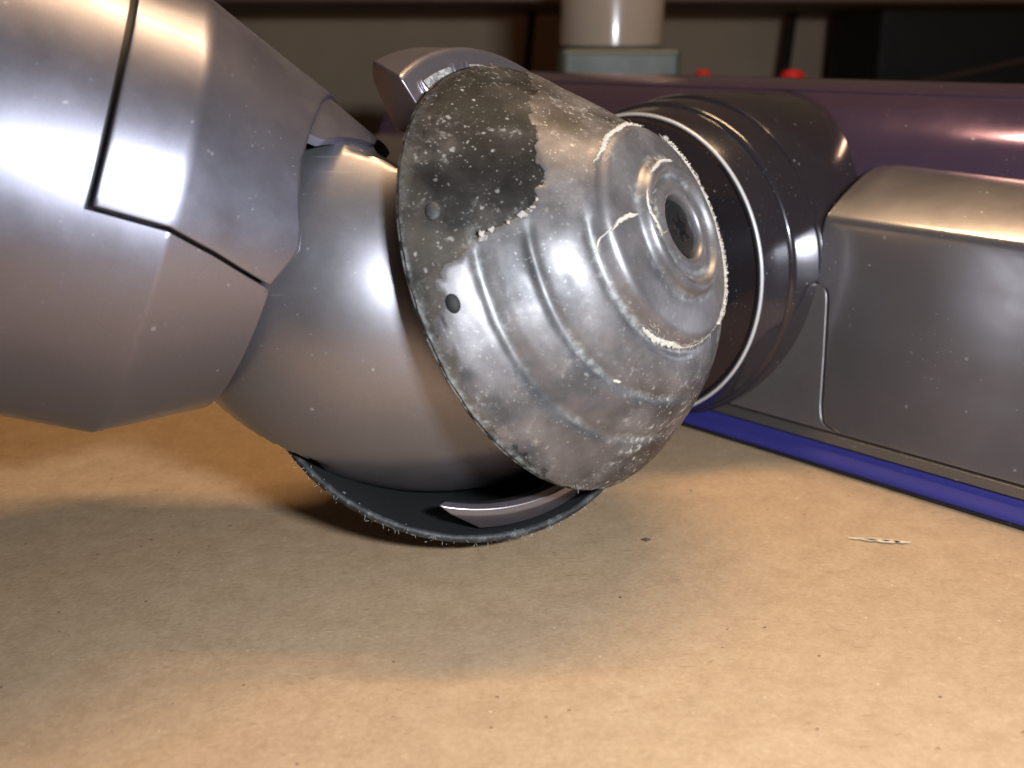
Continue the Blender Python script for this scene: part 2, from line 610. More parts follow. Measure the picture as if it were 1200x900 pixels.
def housing(mirror):
    V, Fc = [], []
    ncol = 40
    for (t, z) in HPROF:
        s0 = s_left(z, t)
        taper = 0.035
        for i in range(ncol):
            f = i / (ncol - 1)
            s = s0 + (S_R - 3 - s0) * f ** 1.6
            tt, zz = t, z
            if z > 40:                     # the shoulder falls slightly towards the outer end
                zz = z - (z - 40) * taper * max(0, s - S0) / 12
            # round the end over the saddle at the top
            if z > 44:
                e = smooth(1 - (s - S0) / 5.0)
                zz -= e * e * 0.10 * (z - 44)
            V.append(hp(s if not mirror else 2 * SM - s, tt, zz))
    for j in range(len(HPROF) - 1):
        for i in range(ncol - 1):
            Fc.append((j * ncol + i, j * ncol + i + 1, (j + 1) * ncol + i + 1, (j + 1) * ncol + i))
    o = link('motor_housing', V, Fc, M_HOUSING, sharp=25, out=-HT + np.array([0, 0, 1.0]))
    solid(o, 1.2)
    bevel(o, 0.22, 2, 60)
    return part(o)


h1 = housing(False)
h1['label'] = 'large grey motor housing with a rounded seam corner'
housing(True)

# lower skirt, round which the housing seam runs
skp = [(-1.3, 4.15), (0.05, 5.5), (0.25, 5.8), (1.45, 11), (2.95, 18), (4.25, 25.5), (5.0, 30.6), (9, 31), (40, 31), (40, 4.15)]
# frame of the skirt that shows between the collar and the housing seam, and the strip under it
V, Fc = [], []
SKS = list(np.linspace(2 * SM - S0 + 0.5, S0 - 1.0, 16))
NS = len(SKS) + 2
rows = subdiv([(0.25, 5.8), (1.45, 11), (2.95, 18), (4.25, 25.5), (5.0, 30.6)], 0.6)
for (t, z) in rows:
    sl = s_left(z, 0) - 0.5
    for s in SKS + [(S0 - 1 + sl) / 2, sl]:
        V.append(hp(s, t, z))
for j in range(len(rows) - 1):
    for i in range(NS - 1):
        Fc.append((j * NS + i, j * NS + i + 1, (j + 1) * NS + i + 1, (j + 1) * NS + i))
fr = part(bevel(solid(link('skirt', V, Fc, M_SKIRT, sharp=30, out=-HT), 2.5), 0.2, 2, 50))
for (a, b_) in ((2 * SM - S_R + 3, S_R - 3),):
    st = part(link('lower_strip', *extrude([(-1.3, 4.15), (0.05, 5.5), (3, 5.5), (3, 4.15)], list(np.linspace(a, b_, 14))), M_STRIP, sharp=30))
    bevel(st, 0.15, 2, 40)

# dark inner carcass seen through the seams
part(link('inner_carcass', *extrude([(3.6, 4.4), (4.4, 11), (7.4, 25), (9.6, 39), (14, 43), (20, 46), (26, 42), (40, 30), (40, 4.4)], [2 * SM - S_R + 4, S_R - 4]), M_DARK))
# blue trim and black sole
bt = part(link('blue_trim', *extrude([(-3.2, 0.62), (-3.25, 1.3), (-3.0, 1.9), (-2.3, 2.4), (-0.9, 3.0), (-0.2, 4.1), (2, 4.1), (2, 0.62)], list(np.linspace(S_L, S_R, 20))), M_BLUE, sharp=50))
bevel(bt, 0.3, 2, 40)
part(link('sole', *extrude([(-3.0, 0.1), (-3.05, 0.58), (84, 0.58), (84, 0.1)], [S_L, S_R]), M_BLACK))
# brush cover: the big round-topped tube behind
bc_prof = arcpts((48, 37), 26.8, 200, -20, 60)
bc_prof = [(24, 4.3)] + bc_prof + [(76, 4.3)]
bc = part(link('brush_cover', *extrude(bc_prof, list(np.linspace(S_L, S_R, 24))), M_BRUSHCOVER, sharp=30))
tr = part(link('cover_ridge', *extrude(arcpts((48, 37), 27.15, 112, 84, 10) + arcpts((48, 37), 26.5, 84, 112, 10), list(np.linspace(S_L + 2, S_R - 2, 4))), M_BRUSHCOVER, sharp=30))
bevel(tr, 0.15, 1, 40)

# collar: dark round joint in front of the head
CC = hp(SM, 0, 30.9)
AX = -HT                                    # towards camera-left
col_prof = [(0, 8.3), (26.6, 8.3), (26.9, 8.35), (27.2, 8.65), (27.5, 8.9), (28.05, 8.8), (28.3, 8.2), (28.9, 5.0), (29.35, 2.6), (29.4, 2.35)]
part(link('collar_ring', *lathe(col_prof, CC, AX, 160), M_COLLAR, sharp=40))
part(link('collar_edge_glint', *lathe([(27.9, 8.85), (28.12, 8.98), (28.32, 8.85), (28.4, 8.5), (28.2, 8.4)], CC, AX, 160), M_EDGE_GLINT, sharp=0))  # added thin ring; its pale colour stands in for the edge highlight
part(link('collar_sleeve', *lathe([(28.6, 2.5), (29.3, 2.15), (29.75, 2.05), (30.1, 1.7), (30.25, 1.0), (30.55, -5.2), (30.6, -6)], CC, AX, 160), M_COLLAR, sharp=40))
part(link('saddle', *lathe([(29.0, -5.2), (30.0, -5.25), (30.7, -5.5), (30.95, -6.2), (31.0, -20), (30.5, -46), (28.5, -52), (22, -54), (0, -54)], CC + np.array([0, 0, 0.3]), AX, 128), M_COLLAR, sharp=40))

# --- wheels
C1 = np.array([6.03, 149.29, 39.85])
N1 = nrm([0.7652, -0.4987, 0.4071])
C2 = np.array([-8.43, 158.77, 25.98])
N2 = nrm([-0.241, 0.678, -0.694])
RW = 31.0
DOME = [(31.0, 0.0), (30.95, 0.5), (30.7, 1.2), (30.1, 2.2), (29.2, 3.4), (28.2, 4.55), (27.2, 5.65), (26.5, 6.2), (25.9, 6.3), (25.5, 6.55), (25.1, 7.4), (24.4, 8.55), (23.5, 9.7), (22.6, 10.65), (22.0, 11.1), (21.4, 11.2), (21.0, 11.5), (20.6, 12.35),
        (19.8, 13.4), (18.8, 14.5), (17.6, 15.6), (16.7, 16.25), (16.2, 16.45), (15.8, 16.5), (15.4, 16.9), (15.1, 17.9), (14.75, 18.8), (14.2, 19.3), (12.6, 19.75), (11.0, 20.1), (10.0, 20.25), (9.6, 20.3),
        (9.25, 20.75), (8.95, 21.5), (8.5, 21.9), (7.9, 21.95), (7.5, 21.65), (7.25, 21.15), (6.9, 20.95), (6.3, 21.05), (5.6, 21.4), (5.0, 21.6), (4.6, 21.5), (4.35, 21.15), (4.25, 20.0), (4.2, 16.2)]
# the same dome without its rings
HULL = [(31.0, 0.0), (30.95, 0.5), (30.7, 1.2), (30.1, 2.2), (29.2, 3.4), (28.0, 4.7), (26.5, 6.2), (25.0, 7.8), (23.5, 9.4), (22.0, 11.0), (20.5, 12.5), (19.0, 13.95), (17.6, 15.3), (16.6, 16.2), (15.8, 16.9), (15.1, 17.9)]


def dome_profile(n):
    """arc-length resampled smooth profile"""
    P = np.array(DOME)
    L = np.concatenate([[0], np.cumsum(np.hypot(*np.diff(P, axis=0).T))])
    x = np.linspace(0, L[-1], n)
    r = np.interp(x, L, P[:, 0])
    h = np.interp(x, L, P[:, 1])
    k = np.array([1, 2, 3, 2, 1.0])
    k /= k.sum()
    r2 = np.convolve(np.pad(r, 2, mode='edge'), k, 'valid')
    h2 = np.convolve(np.pad(h, 2, mode='edge'), k, 'valid')
    return r2, h2


def dome_h(rho):
    P = DOME[::-1]
    return interp(rho, [(r, h) for r, h in P])


HULLR = HULL[::-1]


# where the silver film has been rubbed away: radius of the film edge by angle
PEEL = [(-180, 29.9), (-174, 30.5), (-166, 30.6), (-144, 30.5), (-130, 30.7), (-118, 32), (-60, 33), (40, 33), (70, 32.5), (77, 29.7), (85, 27.0), (93.5, 24.5), (101, 23.5), (109, 22.7), (123, 21.0), (135, 20.1), (146, 19.6),
        (154.5, 20.2), (159.5, 21.7), (162, 23.3), (163.5, 24.8), (166, 26.0), (168.5, 27.3), (171, 28.6), (176, 29.6), (180, 29.9)]


def lowfull(r, fd):
    """the unworn side of the dome, lower right, is rounder"""
    return 3.0 * smooth(1.25 - abs(fd + 62) / 82) * math.sin(math.pi * min(1, max(0, (31.0 - r) / 15.9))) ** 0.9


def wheel(name, c, n, dirt, nphi=430, nrad=190, hscale=1.0):
    A, B, N = frame(n)
    rr, hh = dome_profile(nrad)
    hh = hh * hscale
    V = []
    wear, dust, groove, grime = [], [], [], []
    # groove measure: concave parts of the profile
    sm = np.convolve(np.pad(hh, 6, mode='edge'), np.ones(13) / 13, 'valid')
    conc = np.clip((sm - hh) * 9, 0, 1)
    P3 = []
    for i in range(nphi):
        f = 2 * math.pi * i / nphi
        fd = math.degrees(f)
        fd = fd - 360 if fd > 180 else fd
        d = A * math.cos(f) + B * math.sin(f)
        cf, sf = math.cos(f), math.sin(f)
        pe = interp(fd, PEEL)
        for q in range(nrad):
            r, h = rr[q], hh[q]
            if dirt == 0 and r > 15.15:      # the rings fade out over the top of the dome and towards the lower right
                keep = max(smooth((fd - 150) / 22), smooth((-78 - fd) / 35))
                h = h * keep + hscale * interp(r, HULLR) * (1 - keep)
                h += lowfull(r, fd)
            p = (r * cf, r * sf, h + dirt * 50)
            jag = 0.7 * fbm(p, 0.3, 3) + 0.4 * fbm(p, 1.1, 4)
            w = smooth((r - (pe + jag)) / 0.30 * 0.5 + 0.5) if dirt == 0 else smooth((r - 27 + 3 * jag) / 1.5)
            if r < 5.5:
                w = 0
            dz = -0.32 * w
            # dents and handling waves
            soft = smooth((r - 9) / 8)
            dz += soft * (0.12 * fbm(p, 0.10, 2) + 0.02 * fbm(p, 0.5, 2))
            # nicked rim
            rj = 0.0
            if r > 30.0:
                rj = -0.25 * max(0, fbm(p, 0.5, 3))
            V.append(c + d * (r + rj) + N * (h + dz))
            wear.append(w)
            a1 = smooth(1.5 - abs(fd - 75) / 55) * smooth((r - 12) / 6)
            a2 = smooth(1.3 - abs(fd + 66) / 58) * smooth((r - 15) / 7)
            g = 0.24 + (1.0 * max(0.9 * a1, a2) if dirt == 0 else 0.8)
            if r > 29.6:
                g = max(g, 0.35)
            g *= 1 - 0.55 * w * (1 if dirt == 0 else 0)
            dust.append(min(1, max(0, g + 0.25 * fbm(p, 0.18, 3))))
            if dirt == 0 and r > 15.15:
                kp = keep
            else:
                kp = 1.0
            gg = kp * conc[q] * smooth(0.6 + 1.6 * fbm(p, 0.16, 3)) + 0.25 * smooth((r - 30.2) / 0.8)
            groove.append(min(1, gg))
            k_ = math.exp(-((r - 26.3) / 0.75) ** 2) + 0.9 * math.exp(-((r - 21.9) / 0.7) ** 2) + 0.8 * math.exp(-((r - 16.4) / 0.6) ** 2) + 0.7 * math.exp(-((r - 9.9) / 0.45) ** 2)
            k_ = kp * k_ * smooth(0.75 + 1.3 * fbm(p, 0.13, 3)) + 0.9 * smooth((r - 28.9) / 0.9) * smooth(0.45 + 1.5 * fbm(p, 0.2, 3))
            k_ += 0.65 * smooth(1.6 * fbm((p[0], p[1], p[2] + 9), 0.12, 4))
            grime.append(min(1, max(0, k_)))
    Fc = []
    for i in range(nphi):
        j = (i + 1) % nphi
        for q in range(nrad - 1):
            Fc.append((i * nrad + q, j * nrad + q, j * nrad + q + 1, i * nrad + q + 1))
    o = link(name, V, Fc, M_WHEEL, sharp=0)
    for nm_, val in (('wear', wear), ('dust', dust), ('groove', groove), ('grime', grime)):
        a = o.data.attributes.new(nm_, 'FLOAT', 'POINT')
        a.data.foreach_set('value', val)
    part(o)
    # thick rolled rim and hollow inside
    lip = [(31.0, 0.25), (30.92, -0.3), (30.65, -0.6), (30.2, -0.55), (29.9, -0.1), (29.8, 0.7)]
    hol = [(29.82, 0.3), (28.6, 1.5 * hscale), (26, 3.9 * hscale), (22, 7.8 * hscale), (17, 12.2 * hscale), (10, 15.0 * hscale), (6, 15.4 * hscale), (0, 15.4 * hscale)]
    V2, F2 = lathe(lip, c, n, 200)
    V2 = [np.array(v) + N * (0.15 * fbm(v, 0.5, 3)) for v in V2]
    sub(link('rim', V2, F2, M_RIM, sharp=0), o)
    sub(link('hollow', *lathe(hol, c, n, 96), M_BLACK, sharp=40), o)
    return o


m, nt, b = mat('scuffed_rubber_rim')
co = coords(nt)
n = nd(nt, 'ShaderNodeTexNoise', Scale=420.0, Detail=5.0, Roughness=0.7)
nt.links.new(co, n.inputs['Vector'])
r = ramp(nt, n.outputs['Fac'], [(0.38, (0.012, 0.012, 0.013)), (0.58, (0.04, 0.041, 0.042)), (0.74, (0.20, 0.205, 0.20))])
nt.links.new(r.outputs[0], b.inputs['Base Color'])
b.inputs['Roughness'].default_value = 0.6
bump(nt, b, n.outputs['Fac'], 0.5, 0.0003)
M_RIM = m

w1 = wheel('wheel', C1, N1, 0)
w1['label'] = 'domed wheel facing the camera, film peeled off near its left rim'
w2 = wheel('wheel', C2, N2, 1, nphi=260, nrad=110, hscale=0.86)
w2['label'] = 'lower wheel seen from behind, resting on the cardboard'


def wp(rho, fd, lift=0.0, c=C1, n=N1):
    A, B, N = frame(n)
    f = math.radians(fd)
    ex = lowfull(rho, (fd + 180) % 360 - 180) if rho > 15.15 else 0.0
    return c + (A * math.cos(f) + B * math.sin(f)) * rho + N * (dome_h(rho) + ex + lift)


# screw in the hub
scr = Bag()
scr.add(lathe([(0, 19.6), (1.2, 19.6), (1.25, 20.8), (2.6, 20.9), (3.6, 20.7), (4.05, 20.2), (4.1, 15.6)], C1, N1, 48))
A1, B1, _ = frame(N1)
for k in range(6):
    f = math.radians(60 * k + 12)
    d = A1 * math.cos(f) + B1 * math.sin(f)
    e = -A1 * math.sin(f) + B1 * math.cos(f)
    c0 = C1 + d * 1.55
    v = [c0 + d * x + e * y + N1 * z for x in (-0.42, 0.42) for y in (-0.28, 0.28) for z in (19.9, 21.1)]
    scr.add((v, box(0, 1, 0, 1, 0, 1)[1]))
sub(link('screw', scr.v, scr.f, M_SCREW, sharp=30), w1)
sub(link('hub_bore', *lathe([(4.35, 19.9), (4.15, 18.9), (4.1, 15.4), (0, 15.4)], C1, N1, 48), M_BLACK, sharp=40), w1)

# small moulding blisters near the left rim
for (rho, fd, ra, rb, mt) in ((28.8, 156, 1.25, 0.9, M_RIM), (28.8, 179, 1.25, 0.9, M_BLACK)):
    p = wp(rho, fd, -0.15)
    f = math.radians(fd)
    d = A1 * math.cos(f) + B1 * math.sin(f)
    e = -A1 * math.sin(f) + B1 * math.cos(f)
    nn = nrm(N1 * 0.62 + d * 0.78)
    tt = nrm(np.cross(e, nn))
    V, Fc = [], []
    R_, S_ = 8, 24
    for i in range(R_ + 1):
        a = i / R_ * math.pi / 2
        for k in range(S_):
            g = 2 * math.pi * k / S_
            V.append(p + e * ra * math.cos(a) * math.cos(g) + tt * rb * math.cos(a) * math.sin(g) + nn * 0.42 * math.sin(a))
    for i in range(R_):
        for k in range(S_):
            Fc.append((i * S_ + k, i * S_ + (k + 1) % S_, (i + 1) * S_ + (k + 1) % S_, (i + 1) * S_ + k))
    sub(link('blister', V, Fc, mt, sharp=0), w1)

# --- neck tube (swivelling wand end); frame: a = axis towards the knuckle, t = towards camera, u = up
K = 1.07


def cs(p):
    return CAM + (np.asarray(p, float) - CAM) * K


WC = cs([-46.766, 135.237, 50.923])
WA = nrm([0.8675, 0.36184, -0.34135])
WT = nrm(np.array([0.4353, -0.8843, 0.16888]) - WA * np.dot([0.4353, -0.8843, 0.16888], WA))
WU = np.cross(WT, WA)
if WU[2] < 0:
    WU = -WU
WR = 28.48 * K
TAP = math.tan(math.radians(24.6))


def tapf(f):
    sn = math.sin(f)
    return math.tan(math.radians(16.0 + 9.0 * max(0.0, -sn) ** 1.5 + 5.0 * max(0.0, sn) ** 1.5))


def wpt(s, fd, dr=0.0):
    """s measured before scaling, fd degrees: 0 to camera, 90 up"""
    s = s * K
    # softened crease where the cylinder turns into the cone
    f = math.radians(fd)
    r = WR - max(0, s) * tapf(f) + dr
    return WC + WA * s + r * (WT * math.cos(f) + WU * math.sin(f))


def radial(p):
    d = p - WC
    return d - WA * (d @ WA)


def phl(s):
    return interp(s, [(-200, -6.6), (-8, -6.6), (0, -6.6), (5.5, -9.5), (12.4, -14.6), (30, -18)])


def grid(rows, closed=False):
    V = [p for r_ in rows for p in r_]
    n = len(rows[0])
    Fc = []
    for j in range(len(rows) - 1):
        for i in range(n if closed else n - 1):
            i2 = (i + 1) % n
            Fc.append((j * n + i, j * n + i2, (j + 1) * n + i2, (j + 1) * n + i))
    return V, Fc


NLOW, NUP = 110, 90
svals = [-130, -90, -60, -40, -30, -22, -16, -12, -10, -8.9, -8.45]
lowvals = [-8.2, -7, -5, -3, -1.2, -0.35, 0.0, 0.35, 1.2, 3, 5, 7, 9, 10.5, 11.6, 12.4]
V, Fc = [], []
rows = []
for s in svals + lowvals:
    pl = phl(s)
    ph_ = 180 - pl
    row = [wpt(s, ph_ + (pl + 360 - ph_) * i / NLOW) for i in range(NLOW + 1)]
    if s <= -8.4:
        row += [wpt(s, pl + (ph_ - pl) * i / NUP) for i in range(1, NUP)]
    else:
        row += [None] * (NUP - 1)
    rows.append(row)
idx = []
for row in rows:
    ids = []
    for p in row:
        if p is None:
            ids.append(-1)
        else:
            ids.append(len(V))
            V.append(p)
    idx.append(ids)
n = len(rows[0])
for j in range(len(rows) - 1):
    for i in range(n):
        q = (idx[j][i], idx[j][(i + 1) % n], idx[j + 1][(i + 1) % n], idx[j + 1][i])
        if -1 not in q and not (svals + lowvals)[j + 1] > -8.4 and True:
            Fc.append(q)
        elif -1 not in q and i < NLOW:
            Fc.append(q)
neck = part(bevel(solid(link('neck_tube', V, Fc, M_SILVER, sharp=30, out=radial), 1.8), 0.28, 2, 55))
neck['label'] = 'silver grey neck tube running off the left of the picture'

# lid panel let into the tube
def s_front(fd):
    return interp(fd, [(-15, 12.2), (-13, 12.5), (-3, 14.6), (2, 14.3), (10, 13.2), (20, 12.6), (34, 13.6), (50, 15.3), (63, 17.2), (75, 19.5), (90, 21), (105, 19.5), (117, 17.2), (130, 15.3), (146, 13.6), (160, 12.6), (170, 13.2), (178, 14.3), (183, 14.6), (193, 12.5), (195, 12.2)])


def panel_dr(s, fd):
    ff = min(fd, 180 - fd)
    fb = interp(s, [(-8, 44), (0, 49), (6, 53), (12.5, 59), (20, 68)])
    return 0.15 - 0.035 * max(0, min(ff - fb, 25))


rows = []
SJ = [0, .03, .10, .2, .3, .38, .42, .455, .5, .56, .64, .72, .80, .88, .94, .98, 1]
for q in SJ:
    row = []
    for i in range(NUP + 1):
        fr_ = i / NUP
        # first guess on the mid line, then settle (s depends on the angle)
        s = -7.75 + q * 20
        for _ in range(3):
            lo = phl(s) + 1.0
            fd = lo + (180 - 2 * lo) * fr_
            sf = s_front(fd)
            s = (-7.75 + (0 + 7.75) * (q / .42)) if q <= .42 else (sf * (q - .42) / .58)
        row.append(wpt(s, fd, panel_dr(s, fd)))
    rows.append(row)
lid = sub(bevel(solid(link('release_panel', *grid(rows), M_SILVER, sharp=22, out=radial), 1.5), 0.25, 2, 55), neck)
lid['label'] = 'raised panel set into the top of the neck tube'

# tongue under the panel that reaches forward over the knuckle
rows = []
TL = [(31, 12.0), (33, 15.4), (39, 17.8), (46, 21.0), (50, 23.4), (55, 23.9), (62, 24.8), (70, 26.6), (83, 29.0), (90, 29.3), (97, 29.0), (110, 26.6), (118, 24.8), (125, 23.9), (130, 23.4), (134, 21.0), (141, 17.8), (147, 15.4), (149, 12.0)]
for i in range(61):
    fd = 31.0 + 118 * i / 60
    sf = interp(fd, TL)
    rows.append([wpt(10.5 + (sf - 10.5) * j / 10, fd, -0.55) for j in range(11)])
sub(bevel(solid(link('tongue', *grid(rows), M_SILVER, sharp=30, out=radial), 1.6), 0.35, 3, 50), neck)
# dark liner that closes the gap under the panel
rows = [[wpt(s, fd, -2.3 - (0.8 if s > 8 else 0)) for fd in range(-40, 221, 4)] for s in (-12, -8, -4, 0, 4, 8, 11.5)]
sub(link('inner_liner', *grid(rows), M_DARK), neck)
# socket lip around the knuckle
rows = [[wpt(s, fd, dr) for fd in range(0, 360, 4)] for (s, dr) in ((11.6, -1.9), (11.8, -4.2), (6, -6.5))]
sub(link('socket_lip', *grid(rows, True), M_DARK), neck)

# --- knuckle between the wheels
KO = cs(np.array([-46.766, 135.237, 50.923]) + WA * 37.64 - WU * 2.364 + WT * 0.78)
KA, KB = 34.73 * K, 26.15 * K
KREF = KO + WT * 4 - WU * 6
A2, B2, _ = frame(N2)


def knuckle_ok(p):
    if (p - C1) @ N1 > -2.2:
        return False
    d = p - WC
    sx_ = (d @ WA) / K
    q_ = d - WA * (d @ WA)
    fd = math.degrees(math.atan2(q_ @ WU, q_ @ WT))
    if fd > 22:                      # keeps clear of the tongue above it
        if sx_ < 24:
            lim = WR - sx_ * K * tapf(math.radians(fd)) - 1.3
        else:
            lim = 19.2 - (sx_ - 24) * 0.25
        lim += 14 * (1 - smooth((fd - 22) / 17)) - 2.4 * smooth((fd - 55) / 20)
        if np.linalg.norm(q_) > lim:
            return False
    h = (p - C2) @ N2
    if h > -1.6:
        rho = math.sqrt(max(0, (p - C2) @ (p - C2) - h * h))
        lim = 28.4 * math.sqrt(max(0, 1 - (max(0, h) / 13.2) ** 2))
        if rho > lim:
            return False
    return True


V = []
nth, nps = 120, 180
for i in range(nth + 1):
    th = math.pi * i / nth
    for k in range(nps):
        ps = 2 * math.pi * k / nps
        p = KO + WA * KA * math.cos(th) + KB * math.sin(th) * (WT * math.cos(ps) + WU * math.sin(ps))
        if not knuckle_ok(p):
            lo, hi = 0.0, 1.0
            for _ in range(14):
                md = (lo + hi) / 2
                if knuckle_ok(KREF + (p - KREF) * md):
                    lo = md
                else:
                    hi = md
            p = KREF + (p - KREF) * lo
        V.append(p)
Fc = []
for i in range(nth):
    for k in range(nps):
        k2 = (k + 1) % nps
        Fc.append((i * nps + k, i * nps + k2, (i + 1) * nps + k2, (i + 1) * nps + k))
kn = part(link('knuckle', V, Fc, M_KNUCKLE, sharp=40))
kn['label'] = 'smooth silver knuckle between neck tube and wheels'

# --- yoke arcs hugging the wheels, top and bottom
YP = [(29.2, -1.7), (34.2, -1.7), (34.7, -2.0), (37.2, -7.6), (37.4, -8.4), (36.4, -10.5), (35.4, -12), (28, -12), (27.5, -8)]
YPHI = [119, 118, 117.5, 109.5, 108.5, 106, 104, 106, 114]     # the end face slants back
yv, yf = [], []
A1_, B1_, _n = frame(N1)
for i in range(49):
    for (r_, h_), p0 in zip(YP, YPHI):
        f_ = math.radians(p0 + (30 - p0) * i / 48)
        yv.append(C1 + (A1_ * math.cos(f_) + B1_ * math.sin(f_)) * r_ + N1 * h_)
ky = len(YP)
for i in range(48):
    for q in range(ky):
        yf.append((i * ky + q, (i + 1) * ky + q, (i + 1) * ky + (q + 1) % ky, i * ky + (q + 1) % ky))
yf += [tuple(range(ky)), tuple(48 * ky + q for q in range(ky))[::-1]]
yk = part(bevel(link('yoke', yv, yf, M_YOKE, sharp=30), 0.3, 2, 25))
for (f0, f1) in ((112.5, 97.5), (91.5, 80.5), (74, 62)):
    sub(bevel(link('yoke_pocket', *lathe([(29.4, -1.62), (32.1, -1.62), (32.1, -2.6), (29.4, -2.6)], C1, N1, 16, f0, f1, True), M_DUSTY, sharp=30), 0.2, 2, 40), yk)
    for ff in (f0, f1):
        p0 = [C1 + (A1 * math.cos(math.radians(ff)) + B1 * math.sin(math.radians(ff))) * rr_ + N1 * -1.5 for rr_ in (29.6, 30.8, 31.8, 32.4)]
        sub(link('yoke_rib', *tube(p0, [0.42, 0.45, 0.4, 0.25], 10), M_YOKE), yk)
BP = [(26.6, -3.6), (27.7, -4.4), (28.4, -3.6), (28.9, 0.2), (25.4, 1.6), (24.8, 0.4)]
BPHI = [-72, -70, -74, -84, -84, -79]             # pointed left end
bv, bf = [], []
A2_, B2_, _n = frame(N2)
for i in range(41):
    for (r_, h_), p0 in zip(BP, BPHI):
        f_ = math.radians(p0 + (-128 - p0) * i / 40)
        bv.append(C2 + (A2_ * math.cos(f_) + B2_ * math.sin(f_)) * r_ + N2 * h_)
for i in range(40):
    for q in range(6):
        bf.append((i * 6 + q, (i + 1) * 6 + q, (i + 1) * 6 + (q + 1) % 6, i * 6 + (q + 1) % 6))
bf += [tuple(range(6)), tuple(240 + q for q in range(6))[::-1]]
part(bevel(link('yoke', bv, bf, M_YOKE, sharp=25), 0.15, 2, 20))
part(link('axle_arm', *tube([hp(SM, -4, 30), (24.0, 186, 34), (20.5, 177.5, 36), (12, 164.5, 37.5), (4, 153, 38.5), (1, 150, 38)], [13, 10, 5.5, 4.0, 4.0, 3.5], 24), M_DARK))

# --- lint and fluff caught on the wheel
def strand(bag, p, d, L, rad, nn, wob=0.5):
    """one curly fibre lying on the surface with normal nn"""
    pts = [p]
    for k in range(6):
        d = nrm(d + np.array([random.uniform(-wob, wob) for _ in range(3)]))
        d = nrm(d - nn * (d @ nn) * 0.8)
        pts.append(pts[-1] + d * L / 6)
    bag.add(tube(pts, [rad * .5, rad, rad, rad * 1.1, rad, rad * .8, rad * .4], 4))


def ring_lint(bag, rho0, rho1, f0, f1, n, rad=0.06, lift=0.12, length=1.5, radial=0.25, clump=1.0):
    for _ in range(n):
        x = random.random()
        if clump < 1.0 and fbm((x * 9, rho0, f0), 1.0, 2) < -0.05 and random.random() > clump:
            continue
        f = f0 + (f1 - f0) * x
        rr_ = rho0 + (rho1 - rho0) * min(1, max(0, 0.5 + random.gauss(0, 0.22)))
        fr_ = math.radians(f)
        d = A1 * math.cos(fr_) + B1 * math.sin(fr_)
        e = -A1 * math.sin(fr_) + B1 * math.cos(fr_)
        nn = nrm(N1 * 0.85 + d * 0.5)
        dirv = nrm(e * random.choice((-1, 1)) * (1 - radial) + d * random.uniform(-1, 1) * radial * 2)
        strand(bag, wp(rr_, f, random.uniform(0.02, lift * 2)), dirv, length * random.uniform(0.4, 1.2), rad * random.uniform(0.7, 1.5), nn)


def ribbon(bag, pts, width, thick=0.12):
    """ragged matted strip along (rho, angle) points"""
    P = np.array(pts, float)
    L = np.concatenate([[0], np.cumsum([math.hypot(b[0] - a[0], math.radians(b[1] - a[1]) * 0.5 * (a[0] + b[0])) for a, b in zip(P[:-1], P[1:])])])
    n = max(6, int(L[-1] / 0.16))
    V, Fc = [], []
    for k in range(n + 1):
        x = L[-1] * k / n
        rho, f = np.interp(x, L, P[:, 0]), np.interp(x, L, P[:, 1])
        fr_ = math.radians(f)
        d = A1 * math.cos(fr_) + B1 * math.sin(fr_)
        nn = nrm(N1 * 0.9 + d * 0.4)
        e = np.cross(nn, nrm(-A1 * math.sin(fr_) + B1 * math.cos(fr_)))
        if abs(P[-1, 0] - P[0, 0]) > 2:
            e = nrm(np.cross(nn, d))
        end = min(1, 4 * min(k / n, 1 - k / n) + 0.15)
        wv = width * end * (0.55 + 0.75 * abs(fbm((x * 1.7, rho, f * .1), 1.0, 3)) + 0.35 * random.random())
        off = 0.25 * width * fbm((x * .9, 7, f), 1.0, 2)
        c = wp(rho, f, 0.04)
        hgt = thick * (0.6 + random.random() * 0.9)
        V += [c + e * (off - wv / 2), c + e * (off - wv * 0.2) + nn * hgt, c + e * (off + wv * 0.2) + nn * hgt * random.uniform(.6, 1.2), c + e * (off + wv / 2)]
    for k in range(n):
        for q in range(3):
            Fc.append((k * 4 + q, k * 4 + q + 1, k * 4 + q + 5, k * 4 + q + 4))
    bag.add((V, Fc))


lint = Bag()
ribbon(lint, [(15.2, 134), (14.9, 124), (15.0, 114), (14.8, 102), (15.0, 90), (15.0, 74)], 0.85, 0.28)
ribbon(lint, [(14.6, 58), (14.5, 30), (14.6, 5), (14.5, -25), (14.6, -50), (14.8, -70)], 0.7, 0.38)
ring_lint(lint, 14.2, 14.9, -70, 60, 260, 0.024, 0.3, 1.0, 0.7)
ribbon(lint, [(15.1, -66), (15.2, -85), (15.3, -108)], 0.24)
ribbon(lint, [(15.3, -106), (15.2, -116), (15.4, -128), (15.4, -139)], 0.95, 0.28)
ribbon(lint, [(8.9, 122), (8.7, 108), (8.9, 94), (8.8, 76)], 0.55, 0.2)
ribbon(lint, [(8.9, 138), (8.9, 150), (8.7, 162), (8.1, 172), (7.4, 184)], 0.5)
ribbon(lint, [(9.6, 161), (11.5, 163), (13.4, 167), (14.6, 171)], 0.65, 0.25)
ribbon(lint, [(14.4, 169), (15.2, 173), (15.6, 179)], 0.6)
ribbon(lint, [(20.9, -131), (21.0, -134)], 0.6)
ring_lint(lint, 14.6, 15.4, 76, 134, 60, 0.022, 0.2, 1.4, 0.15)
ring_lint(lint, 14.7, 15.3, -105, 52, 220, 0.022, 0.15, 1.3, 0.2)
ring_lint(lint, 14.8, 15.5, -140, -106, 40, 0.022, 0.2, 1.3, 0.3)
ring_lint(lint, 8.6, 9.2, 76, 122, 40, 0.022, 0.15, 1.1, 0.15)
